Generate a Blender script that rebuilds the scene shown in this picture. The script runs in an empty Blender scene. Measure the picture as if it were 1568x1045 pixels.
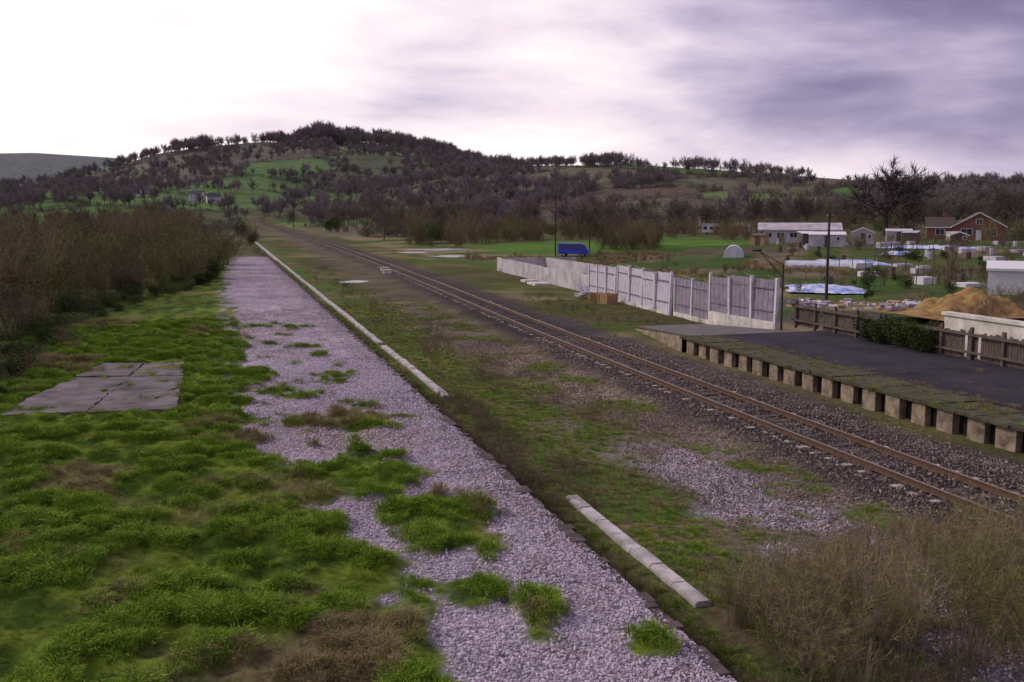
import bpy, math, random
from mathutils import Vector, noise, Matrix
random.seed(7)
R=random.random
def U(a,b): return a+(b-a)*random.random()
scene=bpy.context.scene
def sm(a,b,x):
    if a==b: return 1.0 if x>=a else 0.0
    t=(x-a)/(b-a); t=0 if t<0 else (1 if t>1 else t)
    return t*t*(3-2*t)
def interp(x,xs,ys):
    if x<=xs[0]: return ys[0]
    for i in range(1,len(xs)):
        if x<=xs[i]:
            t=(x-xs[i-1])/(xs[i]-xs[i-1]); return ys[i-1]+(ys[i]-ys[i-1])*t
    return ys[-1]
def N(x,y,s,o=0.0): return noise.noise(Vector((x*s+o,y*s-o*1.7,o*0.37)))
def mixc(a,b,t): return (a[0]+(b[0]-a[0])*t,a[1]+(b[1]-a[1])*t,a[2]+(b[2]-a[2])*t)

# ---------------- materials
def newmat(name):
    m=bpy.data.materials.new(name); m.use_nodes=True
    nt=m.node_tree; b=nt.nodes['Principled BSDF']
    b.inputs['Roughness'].default_value=0.9
    b.inputs['Specular IOR Level'].default_value=0.2
    return m,nt,b
def mat(name,col,rough=0.85,var=0.3,scale=3.0,bump=0.0,spec=0.2,metal=0.0,dirt=None):
    m,nt,b=newmat(name)
    b.inputs['Roughness'].default_value=rough; b.inputs['Specular IOR Level'].default_value=spec
    b.inputs['Metallic'].default_value=metal
    tc=nt.nodes.new('ShaderNodeTexCoord')
    n=nt.nodes.new('ShaderNodeTexNoise'); n.inputs['Scale'].default_value=scale; n.inputs['Detail'].default_value=8; n.inputs['Roughness'].default_value=0.65
    nt.links.new(tc.outputs['Object'],n.inputs['Vector'])
    r=nt.nodes.new('ShaderNodeValToRGB')
    lo=dirt if dirt else tuple(c*(1-var) for c in col); hi=tuple(min(1,c*(1+var*0.6)) for c in col)
    r.color_ramp.elements[0].position=0.32; r.color_ramp.elements[0].color=(*lo,1)
    r.color_ramp.elements[1].position=0.66; r.color_ramp.elements[1].color=(*hi,1)
    nt.links.new(n.outputs['Fac'],r.inputs['Fac']); nt.links.new(r.outputs['Color'],b.inputs['Base Color'])
    if bump>0:
        bp=nt.nodes.new('ShaderNodeBump'); bp.inputs['Strength'].default_value=bump; bp.inputs['Distance'].default_value=0.05
        nt.links.new(n.outputs['Fac'],bp.inputs['Height']); nt.links.new(bp.outputs['Normal'],b.inputs['Normal'])
    return m
def randmat(name,cols,rough=0.9):
    m,nt,b=newmat(name); b.inputs['Roughness'].default_value=rough
    b.inputs['Specular IOR Level'].default_value=0.1
    oi=nt.nodes.new('ShaderNodeObjectInfo'); r=nt.nodes.new('ShaderNodeValToRGB')
    cr=r.color_ramp
    while len(cr.elements)<len(cols): cr.elements.new(0.5)
    for i,c in enumerate(cols):
        cr.elements[i].position=i/(len(cols)-1); cr.elements[i].color=(*c,1)
    nt.links.new(oi.outputs['Random'],r.inputs['Fac']); nt.links.new(r.outputs['Color'],b.inputs['Base Color'])
    return m
def groundmat(name):
    m,nt,b=newmat(name); L=nt.links.new; nn=nt.nodes.new
    at=nn('ShaderNodeAttribute'); at.attribute_name='Col'
    st=nn('ShaderNodeAttribute'); st.attribute_name='stony'
    geo=nn('ShaderNodeNewGeometry')
    v=nn('ShaderNodeTexVoronoi'); v.inputs['Scale'].default_value=13; L(geo.outputs['Position'],v.inputs['Vector'])
    sep=nn('ShaderNodeSeparateColor'); L(v.outputs['Color'],sep.inputs['Color'])
    mr=nn('ShaderNodeMapRange'); mr.inputs['To Min'].default_value=0.5; mr.inputs['To Max'].default_value=1.6; L(sep.outputs['Red'],mr.inputs['Value'])
    md=nn('ShaderNodeMapRange'); md.inputs['From Min'].default_value=0.0; md.inputs['From Max'].default_value=0.7; md.inputs['To Min'].default_value=1.2; md.inputs['To Max'].default_value=0.4; L(v.outputs['Distance'],md.inputs['Value'])
    mm=nn('ShaderNodeMath'); mm.operation='MULTIPLY'; L(mr.outputs['Result'],mm.inputs[0]); L(md.outputs['Result'],mm.inputs[1])
    n1=nn('ShaderNodeTexNoise'); n1.inputs['Scale'].default_value=5; n1.inputs['Detail'].default_value=8; n1.inputs['Roughness'].default_value=0.75; L(geo.outputs['Position'],n1.inputs['Vector'])
    mg=nn('ShaderNodeMapRange'); mg.inputs['From Min'].default_value=0.3; mg.inputs['From Max'].default_value=0.7; mg.inputs['To Min'].default_value=0.35; mg.inputs['To Max'].default_value=1.5; L(n1.outputs['Fac'],mg.inputs['Value'])
    n2=nn('ShaderNodeTexNoise'); n2.inputs['Scale'].default_value=0.12; n2.inputs['Detail'].default_value=7; n2.inputs['Roughness'].default_value=0.7; L(geo.outputs['Position'],n2.inputs['Vector'])
    mh=nn('ShaderNodeMapRange'); mh.inputs['From Min'].default_value=0.3; mh.inputs['From Max'].default_value=0.7; mh.inputs['To Min'].default_value=0.55; mh.inputs['To Max'].default_value=1.4; L(n2.outputs['Fac'],mh.inputs['Value'])
    mx=nn('ShaderNodeMix'); mx.data_type='FLOAT'; L(st.outputs['Fac'],mx.inputs[0]); L(mg.outputs['Result'],mx.inputs[2]); L(mm.outputs[0],mx.inputs[3])
    m2=nn('ShaderNodeMath'); m2.operation='MULTIPLY'; L(mx.outputs[0],m2.inputs[0]); L(mh.outputs['Result'],m2.inputs[1])
    vm=nn('ShaderNodeVectorMath'); vm.operation='SCALE'; L(at.outputs['Color'],vm.inputs[0]); L(m2.outputs[0],vm.inputs['Scale'])
    L(vm.outputs[0],b.inputs['Base Color'])
    bp=nn('ShaderNodeBump'); bp.inputs['Strength'].default_value=0.6; bp.inputs['Distance'].default_value=0.05
    L(m2.outputs[0],bp.inputs['Height']); L(bp.outputs['Normal'],b.inputs['Normal'])
    b.inputs['Specular IOR Level'].default_value=0.05
    return m

# ---------------- mesh builder
class MB:
    def __init__(s): s.v=[];s.f=[];s.m=[]
    def face(s,pts,mi=0):
        i=len(s.v); s.v.extend([tuple(p) for p in pts]); s.f.append(tuple(range(i,i+len(pts)))); s.m.append(mi)
    def box(s,x0,x1,y0,y1,z0,z1,mi=0):
        i=len(s.v)
        s.v.extend([(x0,y0,z0),(x1,y0,z0),(x1,y1,z0),(x0,y1,z0),(x0,y0,z1),(x1,y0,z1),(x1,y1,z1),(x0,y1,z1)])
        for q in ((0,3,2,1),(4,5,6,7),(0,1,5,4),(1,2,6,5),(2,3,7,6),(3,0,4,7)):
            s.f.append(tuple(i+k for k in q)); s.m.append(mi)
    def tube(s,p0,p1,r0,r1,n=4,mi=0,cap=False):
        p0=Vector(p0);p1=Vector(p1); d=(p1-p0)
        if d.length<1e-6: return
        d.normalize(); a=d.orthogonal().normalized(); b=d.cross(a); i=len(s.v)
        for k in range(n):
            c=math.cos(2*math.pi*k/n); q=math.sin(2*math.pi*k/n)
            s.v.append(tuple(p0+(a*c+b*q)*r0)); s.v.append(tuple(p1+(a*c+b*q)*r1))
        for k in range(n):
            j=(k+1)%n; s.f.append((i+2*k,i+2*j,i+2*j+1,i+2*k+1)); s.m.append(mi)
        if cap:
            s.f.append(tuple(i+2*k+1 for k in range(n))); s.m.append(mi)
            s.f.append(tuple(i+2*k for k in reversed(range(n)))); s.m.append(mi)
    def twig(s,p,q,w,mi=0):
        d=q-p; a=d.cross(Vector((U(-1,1),U(-1,1),U(-1,1)))); 
        if a.length<1e-9: return
        a=a.normalized()*w*0.5; i=len(s.v)
        s.v.extend([tuple(p-a),tuple(p+a),tuple(q)]); s.f.append((i,i+1,i+2)); s.m.append(mi)
    def obj(s,name,mats,parent=None,loc=(0,0,0),rz=0.0,link=True,smooth=False,coll=None):
        me=bpy.data.meshes.new(name); me.from_pydata(s.v,[],s.f)
        for m in mats: me.materials.append(m)
        me.polygons.foreach_set('material_index',s.m)
        if smooth: me.polygons.foreach_set('use_smooth',[True]*len(s.f))
        me.update()
        o=bpy.data.objects.new(name,me); o.location=loc; o.rotation_euler=(0,0,rz)
        if coll is not None: coll.objects.link(o)
        elif link: scene.collection.objects.link(o)
        if parent: o.parent=parent
        return o
def empty(name,loc=(0,0,0),rz=0):
    e=bpy.data.objects.new(name,None); e.location=loc; e.rotation_euler=(0,0,rz); e.empty_display_size=0.3
    scene.collection.objects.link(e); return e

# ---------------- terrain
def cx_raw(y): return interp(y,[-50,0,40,74,103,219,500,1500],[17.3,17.3,17.4,18.6,19.8,22.3,26,30])
def cx(y): return sum(cx_raw(y+k) for k in (-24,-12,0,12,24))/5
AZ=[-180,-90,-40,-18.9,-10.7,-7.7,-5.2,-2.9,-.5,2.3,4,5.5,8,10.95,13,14.7,16.9,20.6,22.5,27.9,31.4,34.9,39.7,43.3,60,90,180]
CV=[310,310,290,292,289,276,256,236,226,219,220,215,220,230,241,253,255,254,252,261,269,276,279,283,290,305,310]
def terr(x,y):
    r=math.hypot(x,y); az=math.degrees(math.atan2(x,y))
    v=interp(az,AZ,CV); e=(325-v)/1537*max(.85,math.cos(math.radians(min(40,abs(az-16.3)))))
    D=interp(az,[-40,10,20,35,60],[1500,1500,950,700,650]); r0=interp(az,[-40,6,14,22,40],[520,620,380,300,250])
    Hc=7+D*e
    s=(r-r0)/(D-r0)
    if s<=0: z=0
    elif s<1: z=Hc*(s**1.35); z+=(N(x,y,1/210.0,3.1)*22+N(x,y,1/80.0,6.1)*5)*s*(1-s)*3
    else: z=Hc*(1-.6*sm(0,900,r-D))
    if r>1900:
        fw=sm(1900,2900,r)*(1-.5*sm(3300,5500,r))
        h=interp(az,[-60,-25,-14,-9,-5,0,30,90],[60,140,150,160,150,80,50,40])
        z=z*(1-fw)+h*fw*(1+.05*N(x,y,1/900.0,9))
    z+=1.5*sm(40,100,x)*sm(400,250,r)*sm(10,30,y)
    return z
def H(x,y):
    z=terr(x,y) if (x*x+y*y>6000 or x>35) else 0.0
    if x<-7: z+=.9*sm(-9,-13,x)*sm(700,500,math.hypot(x,y))
    if 5.9<x<24 and y<300:
        off=abs(x-cx(y)); z+=.12*sm(3.4,2.0,off)
        z-=.3*sm(6.0,6.5,x)*sm(7.7,7.2,x)
        z+=.05*N(x,y,.7)+.03*N(x,y,2.0)
    elif x>=24 and y<300: z+=.05*N(x,y,.4)
    return z
# fields
rf=random.Random(11); SP=120.0; seeds={}
def seed(i,j):
    k=(i,j)
    if k not in seeds: seeds[k]=((i+.5+rf.uniform(-.42,.42))*SP,(j+.5+rf.uniform(-.42,.42))*SP*1.3,rf.random())
    return seeds[k]
def cell(x,y):
    x+=N(x,y,1/90.0,81)*22; y+=N(x,y,1/90.0,82)*22
    i=int(math.floor(x/SP)); j=int(math.floor(y/(SP*1.3))); best=[]
    for a in range(i-1,i+2):
        for b in range(j-1,j+2):
            sx,sy,c=seed(a,b); best.append((math.hypot(x-sx,y-sy),c))
    best.sort(); return best[0][0],best[1][0],best[0][1]
def fieldcol(x,y):
    d0,d1,c=cell(x,y)
    if c<.34: col=(.11,.20,.05)
    elif c<.52: col=(.15,.225,.075)
    elif c<.74: col=(.10,.12,.055)
    elif c<.9: col=(.15,.135,.085)
    else: col=(.12,.09,.07)
    w=sm(12,4,d1-d0); col=mixc(col,(.075,.065,.05),w*.85)
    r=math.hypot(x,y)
    col=mixc(col,(.18,.185,.21),sm(500,3000,r)*.85)  # distance haze painted into the field colour, blue-grey further out
    return col
GREEN=(.065,.12,.015); OLIVE=(.10,.105,.03); STRAW=(.25,.195,.105); BROWN=(.11,.08,.05)
def nearcol(x,y):
    n1=N(x,y,.06,1); n2=N(x,y,.35,2); n3=N(x,y,1.3,3)
    col=mixc(OLIVE,GREEN,sm(-.2,.3,n2+.4*n3)); col=mixc(col,STRAW,sm(.0,.4,n1+.5*n2)*.7); col=mixc(col,BROWN,sm(.1,.4,-n1+.5*n3)*.7)
    st=0.0
    off=x-cx(y)
    if x<6.2:
        return mixc(col,BROWN,.5),0
    if y<700 and -9<off<5:
        b=sm(-7.6,-4.8,off+1.6*n2+.8*n3)*sm(4.6,3.0,off+.8*n2)
        bc=mixc((.19,.14,.10),(.27,.215,.17),sm(-.3,.3,n2)); dark=sm(3.1,1.8,abs(off)+.5*n3+.4*n2)
        bc=mixc(bc,(.42,.33,.22),sm(.1,.4,N(x,y,.25,35)+.3*n3)*.7)
        bc=mixc(bc,(.08,.064,.062),dark)
        bc=mixc(bc,(.12,.10,.095),sm(1.6,2.4,off))
        gr=sm(-.15,.18,N(x,y,.45,5)+.4*n3)*(1-dark)*sm(-1.8,-3.0,off)
        bc=mixc(bc,(.095,.11,.028),gr*.85)
        far=sm(50,120,y); bc=mixc(bc,(.17,.13,.10),far*.5)
        col=mixc(col,bc,b); st=b*(1-gr*.8)
    p=sm(9.8,10.8,x+.9*n2)*sm(14.2,12.6,x+.9*n3)*sm(29,24,y+3*n2)
    p*=sm(.30,.0,N(x,y,.45,21)+.4*n3)
    col=mixc(col,(.38,.32,.36),p*.9); st=max(st,p)
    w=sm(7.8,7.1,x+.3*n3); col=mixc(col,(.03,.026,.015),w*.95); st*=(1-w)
    g=sm(7.4,8.3,x)*sm(11.5,9.6,x+.9*n2); col=mixc(col,mixc((.075,.14,.018),(.18,.135,.075),sm(-.05,.3,n2+.4*n3)),g*.85)
    if x>31 and y>20:
        a=sm(31,33,x)
        c2=mixc((.28,.22,.12),(.085,.13,.03),sm(-.1,.25,N(x,y,.07,31)+.3*n2))
        if x>50 and y>45:
            q=(x*.82-y*.57); rr=(x*.57+y*.82)
            cell_=math.floor(q/6.0)*13+math.floor(rr/15.0)*7
            h=(math.sin(cell_*12.9898)*43758.5453)%1
            c3=(.055,.11,.022) if h<.5 else ((.11,.08,.06) if h<.75 else ((.08,.14,.035) if h<.92 else (.19,.15,.1)))
            e_=min((q/6.0)%1,1-(q/6.0)%1)*6
            c3=mixc((.12,.11,.055),c3,sm(.2,.7,e_))
            c2=mixc(c2,c3,.85*sm(50,56,x))
        if 30<x<44 and 40<y<75: c2=mixc(c2,(.14,.12,.11),sm(-.2,.1,n2)*.7)
        col=mixc(col,c2,a); st=0
        gp=sm(148,160,y+4*n2)*sm(215,195,y)*sm(44,50,x)*sm(100,90,x); col=mixc(col,(.10,.2,.03),gp)
    return col,st
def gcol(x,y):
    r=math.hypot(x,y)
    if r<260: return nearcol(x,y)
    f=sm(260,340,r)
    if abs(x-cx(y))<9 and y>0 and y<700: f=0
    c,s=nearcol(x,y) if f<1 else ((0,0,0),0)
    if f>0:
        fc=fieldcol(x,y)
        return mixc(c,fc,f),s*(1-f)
    return c,s

rs=[0.0]; r=3.0
while r<7000: rs.append(r); r*=1.0165
azs=[]; a=-180.0
while a<180:
    azs.append(a)
    a+= .36 if (-16<=a<52) else (4.0 if (a<-24 or a>58) else 1.0)
nA=len(azs); V=[(0,0,H(0,0))]; C=[(.06,.06,.03)]; S=[0.0]
sc=[(math.sin(math.radians(a)),math.cos(math.radians(a))) for a in azs]
for r in rs[1:]:
    for s_,c_ in sc:
        x=r*s_; y=r*c_
        V.append((x,y,H(x,y))); c,st=gcol(x,y); C.append(c); S.append(st)
F=[(0,1+(k+1)%nA,1+k) for k in range(nA)]
for i in range(len(rs)-2):
    b0=1+i*nA; b1=b0+nA
    for k in range(nA):
        j=(k+1)%nA; F.append((b0+k,b0+j,b1+j,b1+k))
GM=groundmat('ground_soil_grass')
def colmesh(name,V,F,C,S,m,flip=False):
    me=bpy.data.meshes.new(name); me.from_pydata(V,[],F)
    at=me.attributes.new('Col','FLOAT_COLOR','POINT'); fl=[]
    for c in C: fl.extend((c[0],c[1],c[2],1))
    at.data.foreach_set('color',fl)
    a2=me.attributes.new('stony','FLOAT','POINT'); a2.data.foreach_set('value',S)
    me.polygons.foreach_set('use_smooth',[True]*len(F)); me.materials.append(m); me.update()
    o=bpy.data.objects.new(name,me); scene.collection.objects.link(o); return o
colmesh('ground',V,F,C,S,GM)

# ---------------- disused platform (left)
PX=6.3
def gravmask(x,y):
    Lb=interp(y,[11,14,17,20,22,26,30,43,78,100,150],[2.5,2.9,2.7,2.2,1.9,1.0,.6,.45,.3,.6,1.8])
    n2=N(x,y,.8,41); n3=N(x,y,2.3,42)
    m=sm(-.35,.35,x-Lb+n2*1.1+n3*.6)
    for (ex,ey,rx,ry) in ((3.5,29,1.7,1.5),(4.0,18.7,1.1,1.8),(4.55,14.0,.4,.5),(2.3,22.4,2.2,1.6),(3.6,24.0,.9,.5),(1.0,38,.7,2.0),(3.7,15.2,.35,.35),(5.6,12.3,.3,.3),(2.4,33.5,.9,.6)):
        d=math.hypot((x-ex)/rx,(y-ey)/ry)+n2*.4+n3*.45
        m*=sm(.75,1.15,d)
    m*=1-.95*sm(.27,.42,N(x,y,1.0,47)+.35*n3)*sm(80,20,y)*sm(5.0,4.2,x)
    return m
def pcol(x,y):
    n1=N(x,y,.12,51); n2=N(x,y,.5,52); n3=N(x,y,1.6,53)
    g=mixc((.05,.095,.01),(.15,.21,.024),sm(-.3,.3,n3))
    g=mixc(g,(.18,.15,.06),sm(.15,.5,n1*.8+n2*.8)*.7)
    dr=sm(1.4,.6,math.hypot((x-1.0)/1.5,(y-13.0)/1.3)+n2+.3*n3); g=mixc(g,(.17,.125,.075),dr*.85)
    g=mixc(g,(.09,.07,.04),sm(-6,-9,x)*.6)
    m=gravmask(x,y)
    gc=mixc((.49,.40,.46),(.57,.49,.555),sm(-.2,.3,n2)); gc=mixc(gc,(.30,.23,.22),sm(.1,.5,n3*.6+n1)*.6)
    gc=mixc(gc,(.30,.24,.26),sm(4.9,6.0,x+.4*n3)*.5)
    st=math.hypot((x-3.6)/1.8,(y-26.5)/1.5); gc=mixc(gc,(.33,.25,.15),sm(1.2,.5,st+n3*.4)*.75)
    return mixc(g,gc,m),m
def ptop(y): return .9*(1-sm(140,152,y))
def pz(x,y):
    m=gravmask(x,y) if y<60 else .5
    z=ptop(y)+(1-m)*(.08+.17*N(x,y,1.3,61)+.12*N(x,y,3.0,62))+m*.02*N(x,y,1.5,66)
    if x>PX-.3: z=ptop(y)
    return z
xs=[-13+i*.16 for i in range(int((PX+13)/.16)+1)]+[PX]
ys=[]; y=-2.0
while y<152: ys.append(y); y+= .16 if 9<y<40 else (.5 if y<9 else (.3 if y<60 else 1.0))
V=[];C=[];S=[];F=[]
for y in ys:
    for x in xs:
        V.append((x,y,pz(x,y))); c,st=pcol(x,y); C.append(c); S.append(st)
nx=len(xs)
for j in range(len(ys)-1):
    for i in range(nx-1):
        a=j*nx+i; F.append((a,a+1,a+nx+1,a+nx))
for j in range(len(ys)-1):
    a=len(V); 
    for yy,zz in ((ys[j],ptop(ys[j])),(ys[j+1],ptop(ys[j+1]))):
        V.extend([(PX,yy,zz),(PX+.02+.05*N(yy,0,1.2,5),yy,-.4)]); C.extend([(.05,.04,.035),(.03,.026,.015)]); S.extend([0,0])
    F.append((a,a+1,a+3,a+2))
plat=colmesh('disused_station_platform',V,F,C,S,GM)
m_edge=mat('edge_brick',(.10,.075,.07),var=.5,scale=4,bump=.5)
mb=MB(); y=6.0
while y<140:
    L_=U(.2,.6)
    if R()<.75: 
        o=U(-.06,.09); mb.box(PX-U(.05,.2),PX+.05+o,y,y+L_-.02,ptop(y)-.16-U(0,.1),ptop(y)+.01+U(0,.03),0)
    y+=L_
mb.obj('edge_stones',[m_edge],parent=plat)
# concrete slab
m_slab=mat('old_concrete_slab',(.17,.145,.15),var=.6,scale=.8,bump=.4,dirt=(.055,.045,.04))
mb=MB(); zt=1.01
def slabpt(u,v):
    a=Vector((-6.6,32.0));b=Vector((-1.4,31.4));c=Vector((-1.5,41.4));d=Vector((-4.6,42.2))
    p=a.lerp(b,u).lerp(d.lerp(c,u),v); return p
for i in range(2):
    for j in range(3):
        g=.004
        q=[slabpt(i/2+g,j/3+g),slabpt((i+1)/2-g,j/3+g),slabpt((i+1)/2-g,(j+1)/3-g),slabpt(i/2+g,(j+1)/3-g)]
        dz=[U(-.03,.03) for _ in range(4)]
        ring=[]
        for k in range(4):
            p,p2=q[k],q[(k+1)%4]
            for s_ in range(8):
                t=s_/8; pp=p.lerp(p2,t)+Vector((U(-.06,.06),U(-.06,.06))); ring.append((pp.x,pp.y,zt+.05+dz[k]*(1-t)+dz[(k+1)%4]*t))
        cpt=(sum(r_[0] for r_ in ring)/len(ring),sum(r_[1] for r_ in ring)/len(ring),zt+.05)
        for k in range(len(ring)):
            a,b=ring[k],ring[(k+1)%len(ring)]; mb.face([a,b,cpt]); mb.face([(a[0],a[1],.8),(b[0],b[1],.8),b,a])
mb.obj('concrete_slab',[m_slab])

# ---------------- cable trough
m_tr=mat('trough_concrete',(.56,.52,.52),var=.35,scale=1.5,bump=.1,dirt=(.27,.24,.21))
mb=MB(); y=15.4
while y<500:
    x=8.05+.06*N(y,0,.13,3)+U(-.012,.012); dz=U(-.02,.02)
    skip=(21.8<y<36.4)
    if not skip:
        w=.16 if y<150 else .25
        if R()<.04 and y>40: y+=1.0; continue
        mb.box(x-w,x+w,y,y+.975,-.2,.07+dz,0)
        mb.box(x-w+.03,x+w-.03,y+.01,y+.965,.07+dz,.10+dz,0)
    y+=1.0
mb.obj('concrete_cable_trough',[m_tr])

# ---------------- railway track
m_rail=mat('rusty_rail_side',(.13,.078,.052),rough=.7,var=.4,scale=8)
m_railtop=mat('rail_head',(.27,.195,.155),rough=.4,var=.2,scale=10,spec=.5)
m_sleep=mat('sleeper',(.11,.088,.082),var=.5,scale=5,bump=.3)
m_send=mat('sleeper_end_pale',(.45,.39,.32),var=.5,scale=6)
trk=empty('railway_track')
mb=MB()
prof=[(-.07,.13),(.07,.13),(.07,.145),(.012,.165),(.012,.25),(.036,.262),(.036,.298),(-.036,.298),(-.036,.262),(-.012,.25),(-.012,.165),(-.07,.145)]
yy=[]; y=-5.0
while y<720: yy.append(y); y+=4 if y<200 else 12
for sgn in (-1,1):
    base=len(mb.v)
    for y in yy:
        zt=terr(25,y) if y>250 else 0
        x0=cx(y)+sgn*.753
        for (a,b) in prof: mb.v.append((x0+a,y,b+zt))
    n=len(prof)
    for i in range(len(yy)-1):
        for k in range(n):
            j=(k+1)%n; mb.f.append((base+i*n+k,base+i*n+j,base+(i+1)*n+j,base+(i+1)*n+k)); mb.m.append(1 if k==6 else 0)
mb.obj('rails',[m_rail,m_railtop],parent=trk)
mb=MB(); y=5.0
while y<330:
    x=cx(y); dz=U(-.02,.008); j=U(-.05,.05)
    mb.box(x-1.27+j,x+1.27+j,y-.125,y+.125,.0,.128+dz,0)
    for s_ in (-1,1):
        if R()<.75:
            a=U(.98,1.15); c_=U(1.22,1.36); mb.box(min(x+s_*a,x+s_*c_),max(x+s_*a,x+s_*c_),y-U(.06,.13),y+U(.06,.13),.05,.135+dz+U(.004,.02),1)
        mb.box(x+s_*.753-.16,x+s_*.753+.16,y-.09,y+.09,.135,.155+dz*.1,2)
    y+=.72
mb.obj('sleepers',[m_sleep,m_send,m_rail],parent=trk)

# ---------------- right platform
m_cop=mat('mossy_coping',(.085,.08,.045),var=.5,scale=3,bump=.4)
m_pier=mat('platform_pier_concrete',(.34,.27,.19),var=.4,scale=2.5,bump=.3,dirt=(.10,.078,.05))
m_gapshade=mat('platform_gap_shade',(.02,.017,.015),var=.3)  # solid core coloured near-black, painting the shade in gaps between piers
m_asph=mat('dark_asphalt',(.038,.032,.04),var=.5,scale=.5,bump=.3,dirt=(.018,.016,.02))
m_ramp=mat('ramp_concrete',(.16,.145,.14),var=.35,scale=1.2,bump=.2)
rp=empty('station_platform')
mb=MB()
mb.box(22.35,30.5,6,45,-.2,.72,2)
mb.box(24.0,30.6,6,45.2,.722,.83,1)
y=6.0
while y<45:
    L_=U(.9,1.5); L_=min(L_,45.2-y); o=U(-.05,.05); mb.box(21.98+o,23.99,y,y+L_-.015,.722,.80+U(0,.05),0); y+=L_
y=6.3
while y<44.5:
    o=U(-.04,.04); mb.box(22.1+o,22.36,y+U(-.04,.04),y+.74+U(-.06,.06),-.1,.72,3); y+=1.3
mb.face([(22.6,45.2,.83),(28.8,45.2,.83),(28.8,56,.07),(24.4,56,.07)],4)
mb.face([(22.1,45.2,-.1),(22.1,45.2,.82),(24.0,56,.0),(24.0,56,-.1)],3)
mb.face([(22.1,45.2,.825),(22.6,45.2,.832),(24.4,56,.07),(24.0,56,.05)],0)
mb.obj('platform_body',[m_cop,m_asph,m_gapshade,m_pier,m_ramp],parent=rp)

# ---------------- fences / walls
m_board=mat('weathered_boards',(.60,.55,.62),var=.2,scale=2.5,bump=.1)
m_board2=mat('weathered_boards_dark',(.30,.26,.31),var=.3,scale=2.5,bump=.1)
m_rl=mat('fence_dark_rail',(.22,.19,.21),var=.3,scale=3)  # darker tone for the rails and the strip beside each post
m_post=mat('fence_post',(.70,.68,.70),var=.25,scale=4)
m_white=mat('whitewashed_concrete',(.76,.71,.62),var=.2,scale=1.4,bump=.1,dirt=(.46,.42,.36))
m_wall=mat('grey_concrete_wall',(.56,.52,.53),var=.25,scale=.8,bump=.15,dirt=(.34,.31,.31))
def fence(name,x0,y0,x1,y1,n,zb,hb,ht,base,dark=()):
    e=empty(name)
    mb=MB(); p0=Vector((x0,y0,0)); p1=Vector((x1,y1,0)); d=(p1-p0); L=d.length; d.normalize(); nrm=Vector((-d.y,d.x,0))
    if nrm.x>0: nrm=-nrm
    def obox(s0,s1,o0,o1,z0,z1,mi,lean=0):
        i=len(mb.v)
        for z in (z0,z1):
            for (s,o) in ((s0,o0),(s1,o0),(s1,o1),(s0,o1)):
                q=p0+d*s+nrm*(o+lean*(z-z0)); mb.v.append((q.x,q.y,z))
        for q in ((0,3,2,1),(4,5,6,7),(0,1,5,4),(1,2,6,5),(2,3,7,6),(3,0,4,7)):
            mb.f.append(tuple(i+k for k in q)); mb.m.append(mi)
    if base: obox(0,L,-.12,.12,zb-.2,zb+hb,2)
    w=L/n
    for i in range(n):
        lean=U(-.05,.03); top=ht+U(-.12,.12); nb=9; mi=1 if i in dark else 0
        for k in range(nb):
            s0=i*w+.07+(w-.14)*k/nb; s1=i*w+.07+(w-.14)*(k+1)/nb-.012
            obox(s0,s1,-.02+(k%2)*.012,.012+(k%2)*.012,zb+hb+.02,zb+top+U(-.02,.02),mi,lean)
        obox(i*w-.09,i*w+.09,-.06,.12,zb-.1,zb+top+.14,3,lean)
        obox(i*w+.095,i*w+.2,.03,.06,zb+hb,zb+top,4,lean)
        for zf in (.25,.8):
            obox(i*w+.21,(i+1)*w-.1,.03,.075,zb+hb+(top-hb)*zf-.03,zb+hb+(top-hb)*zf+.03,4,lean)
        q=p0+d*(i*w)+nrm*.1
        mb.tube((q.x,q.y,zb+top+.05),(q.x+nrm.x*.45,q.y,zb+top+.3),.035,.03,4,3)
    obox(L-.07,L+.07,-.06,.1,zb-.1,zb+ht+.1,3)
    mb.obj('panels',[m_board,m_board2,m_white,m_post,m_rl],parent=e); return e
fence('boarded_fence',29.3,48.4,28.9,55.3,3,0.0,.95,3.2,True,(0,1,2))
fence('boarded_fence',29.3,56.0,29.55,61.6,2,0.0,.28,2.5,True,(0,1))
fence('boarded_fence',29.35,62.0,29.9,72.6,4,0.0,.2,2.75,True)
fence('boarded_fence',29.95,73.2,30.3,80.0,3,0.0,.25,2.5,True)
mb=MB()
pts=[(30.6,81.0),(31.2,98),(32.0,116.0)]
for k in range(2):
    (xa,ya),(xb,yb)=pts[k],pts[k+1]; n=7
    for i in range(n):
        t0=i/n;t1=(i+1)/n-.004; a=(xa+(xb-xa)*t0,ya+(yb-ya)*t0); b=(xa+(xb-xa)*t1,ya+(yb-ya)*t1); h=1.55+U(-.03,.03)
        i0=len(mb.v)
        mb.v.extend([(a[0],a[1],-.2),(b[0],b[1],-.2),(b[0]+.2,b[1],-.2),(a[0]+.2,a[1],-.2),(a[0],a[1],h),(b[0],b[1],h),(b[0]+.2,b[1],h),(a[0]+.2,a[1],h)])
        for q in ((0,3,2,1),(4,5,6,7),(0,1,5,4),(1,2,6,5),(2,3,7,6),(3,0,4,7)): mb.f.append(tuple(i0+kk for kk in q)); mb.m.append(0)
mb.box(32.25,42,115.6,115.85,-.2,1.5,0)
mb.box(38,38.2,84,115.3,-.2,1.5,0)
mb.obj('concrete_wall',[m_wall])
m_bf=mat('brown_timber',(.14,.105,.085),var=.45,scale=4,bump=.2)
mb=MB()
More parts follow.
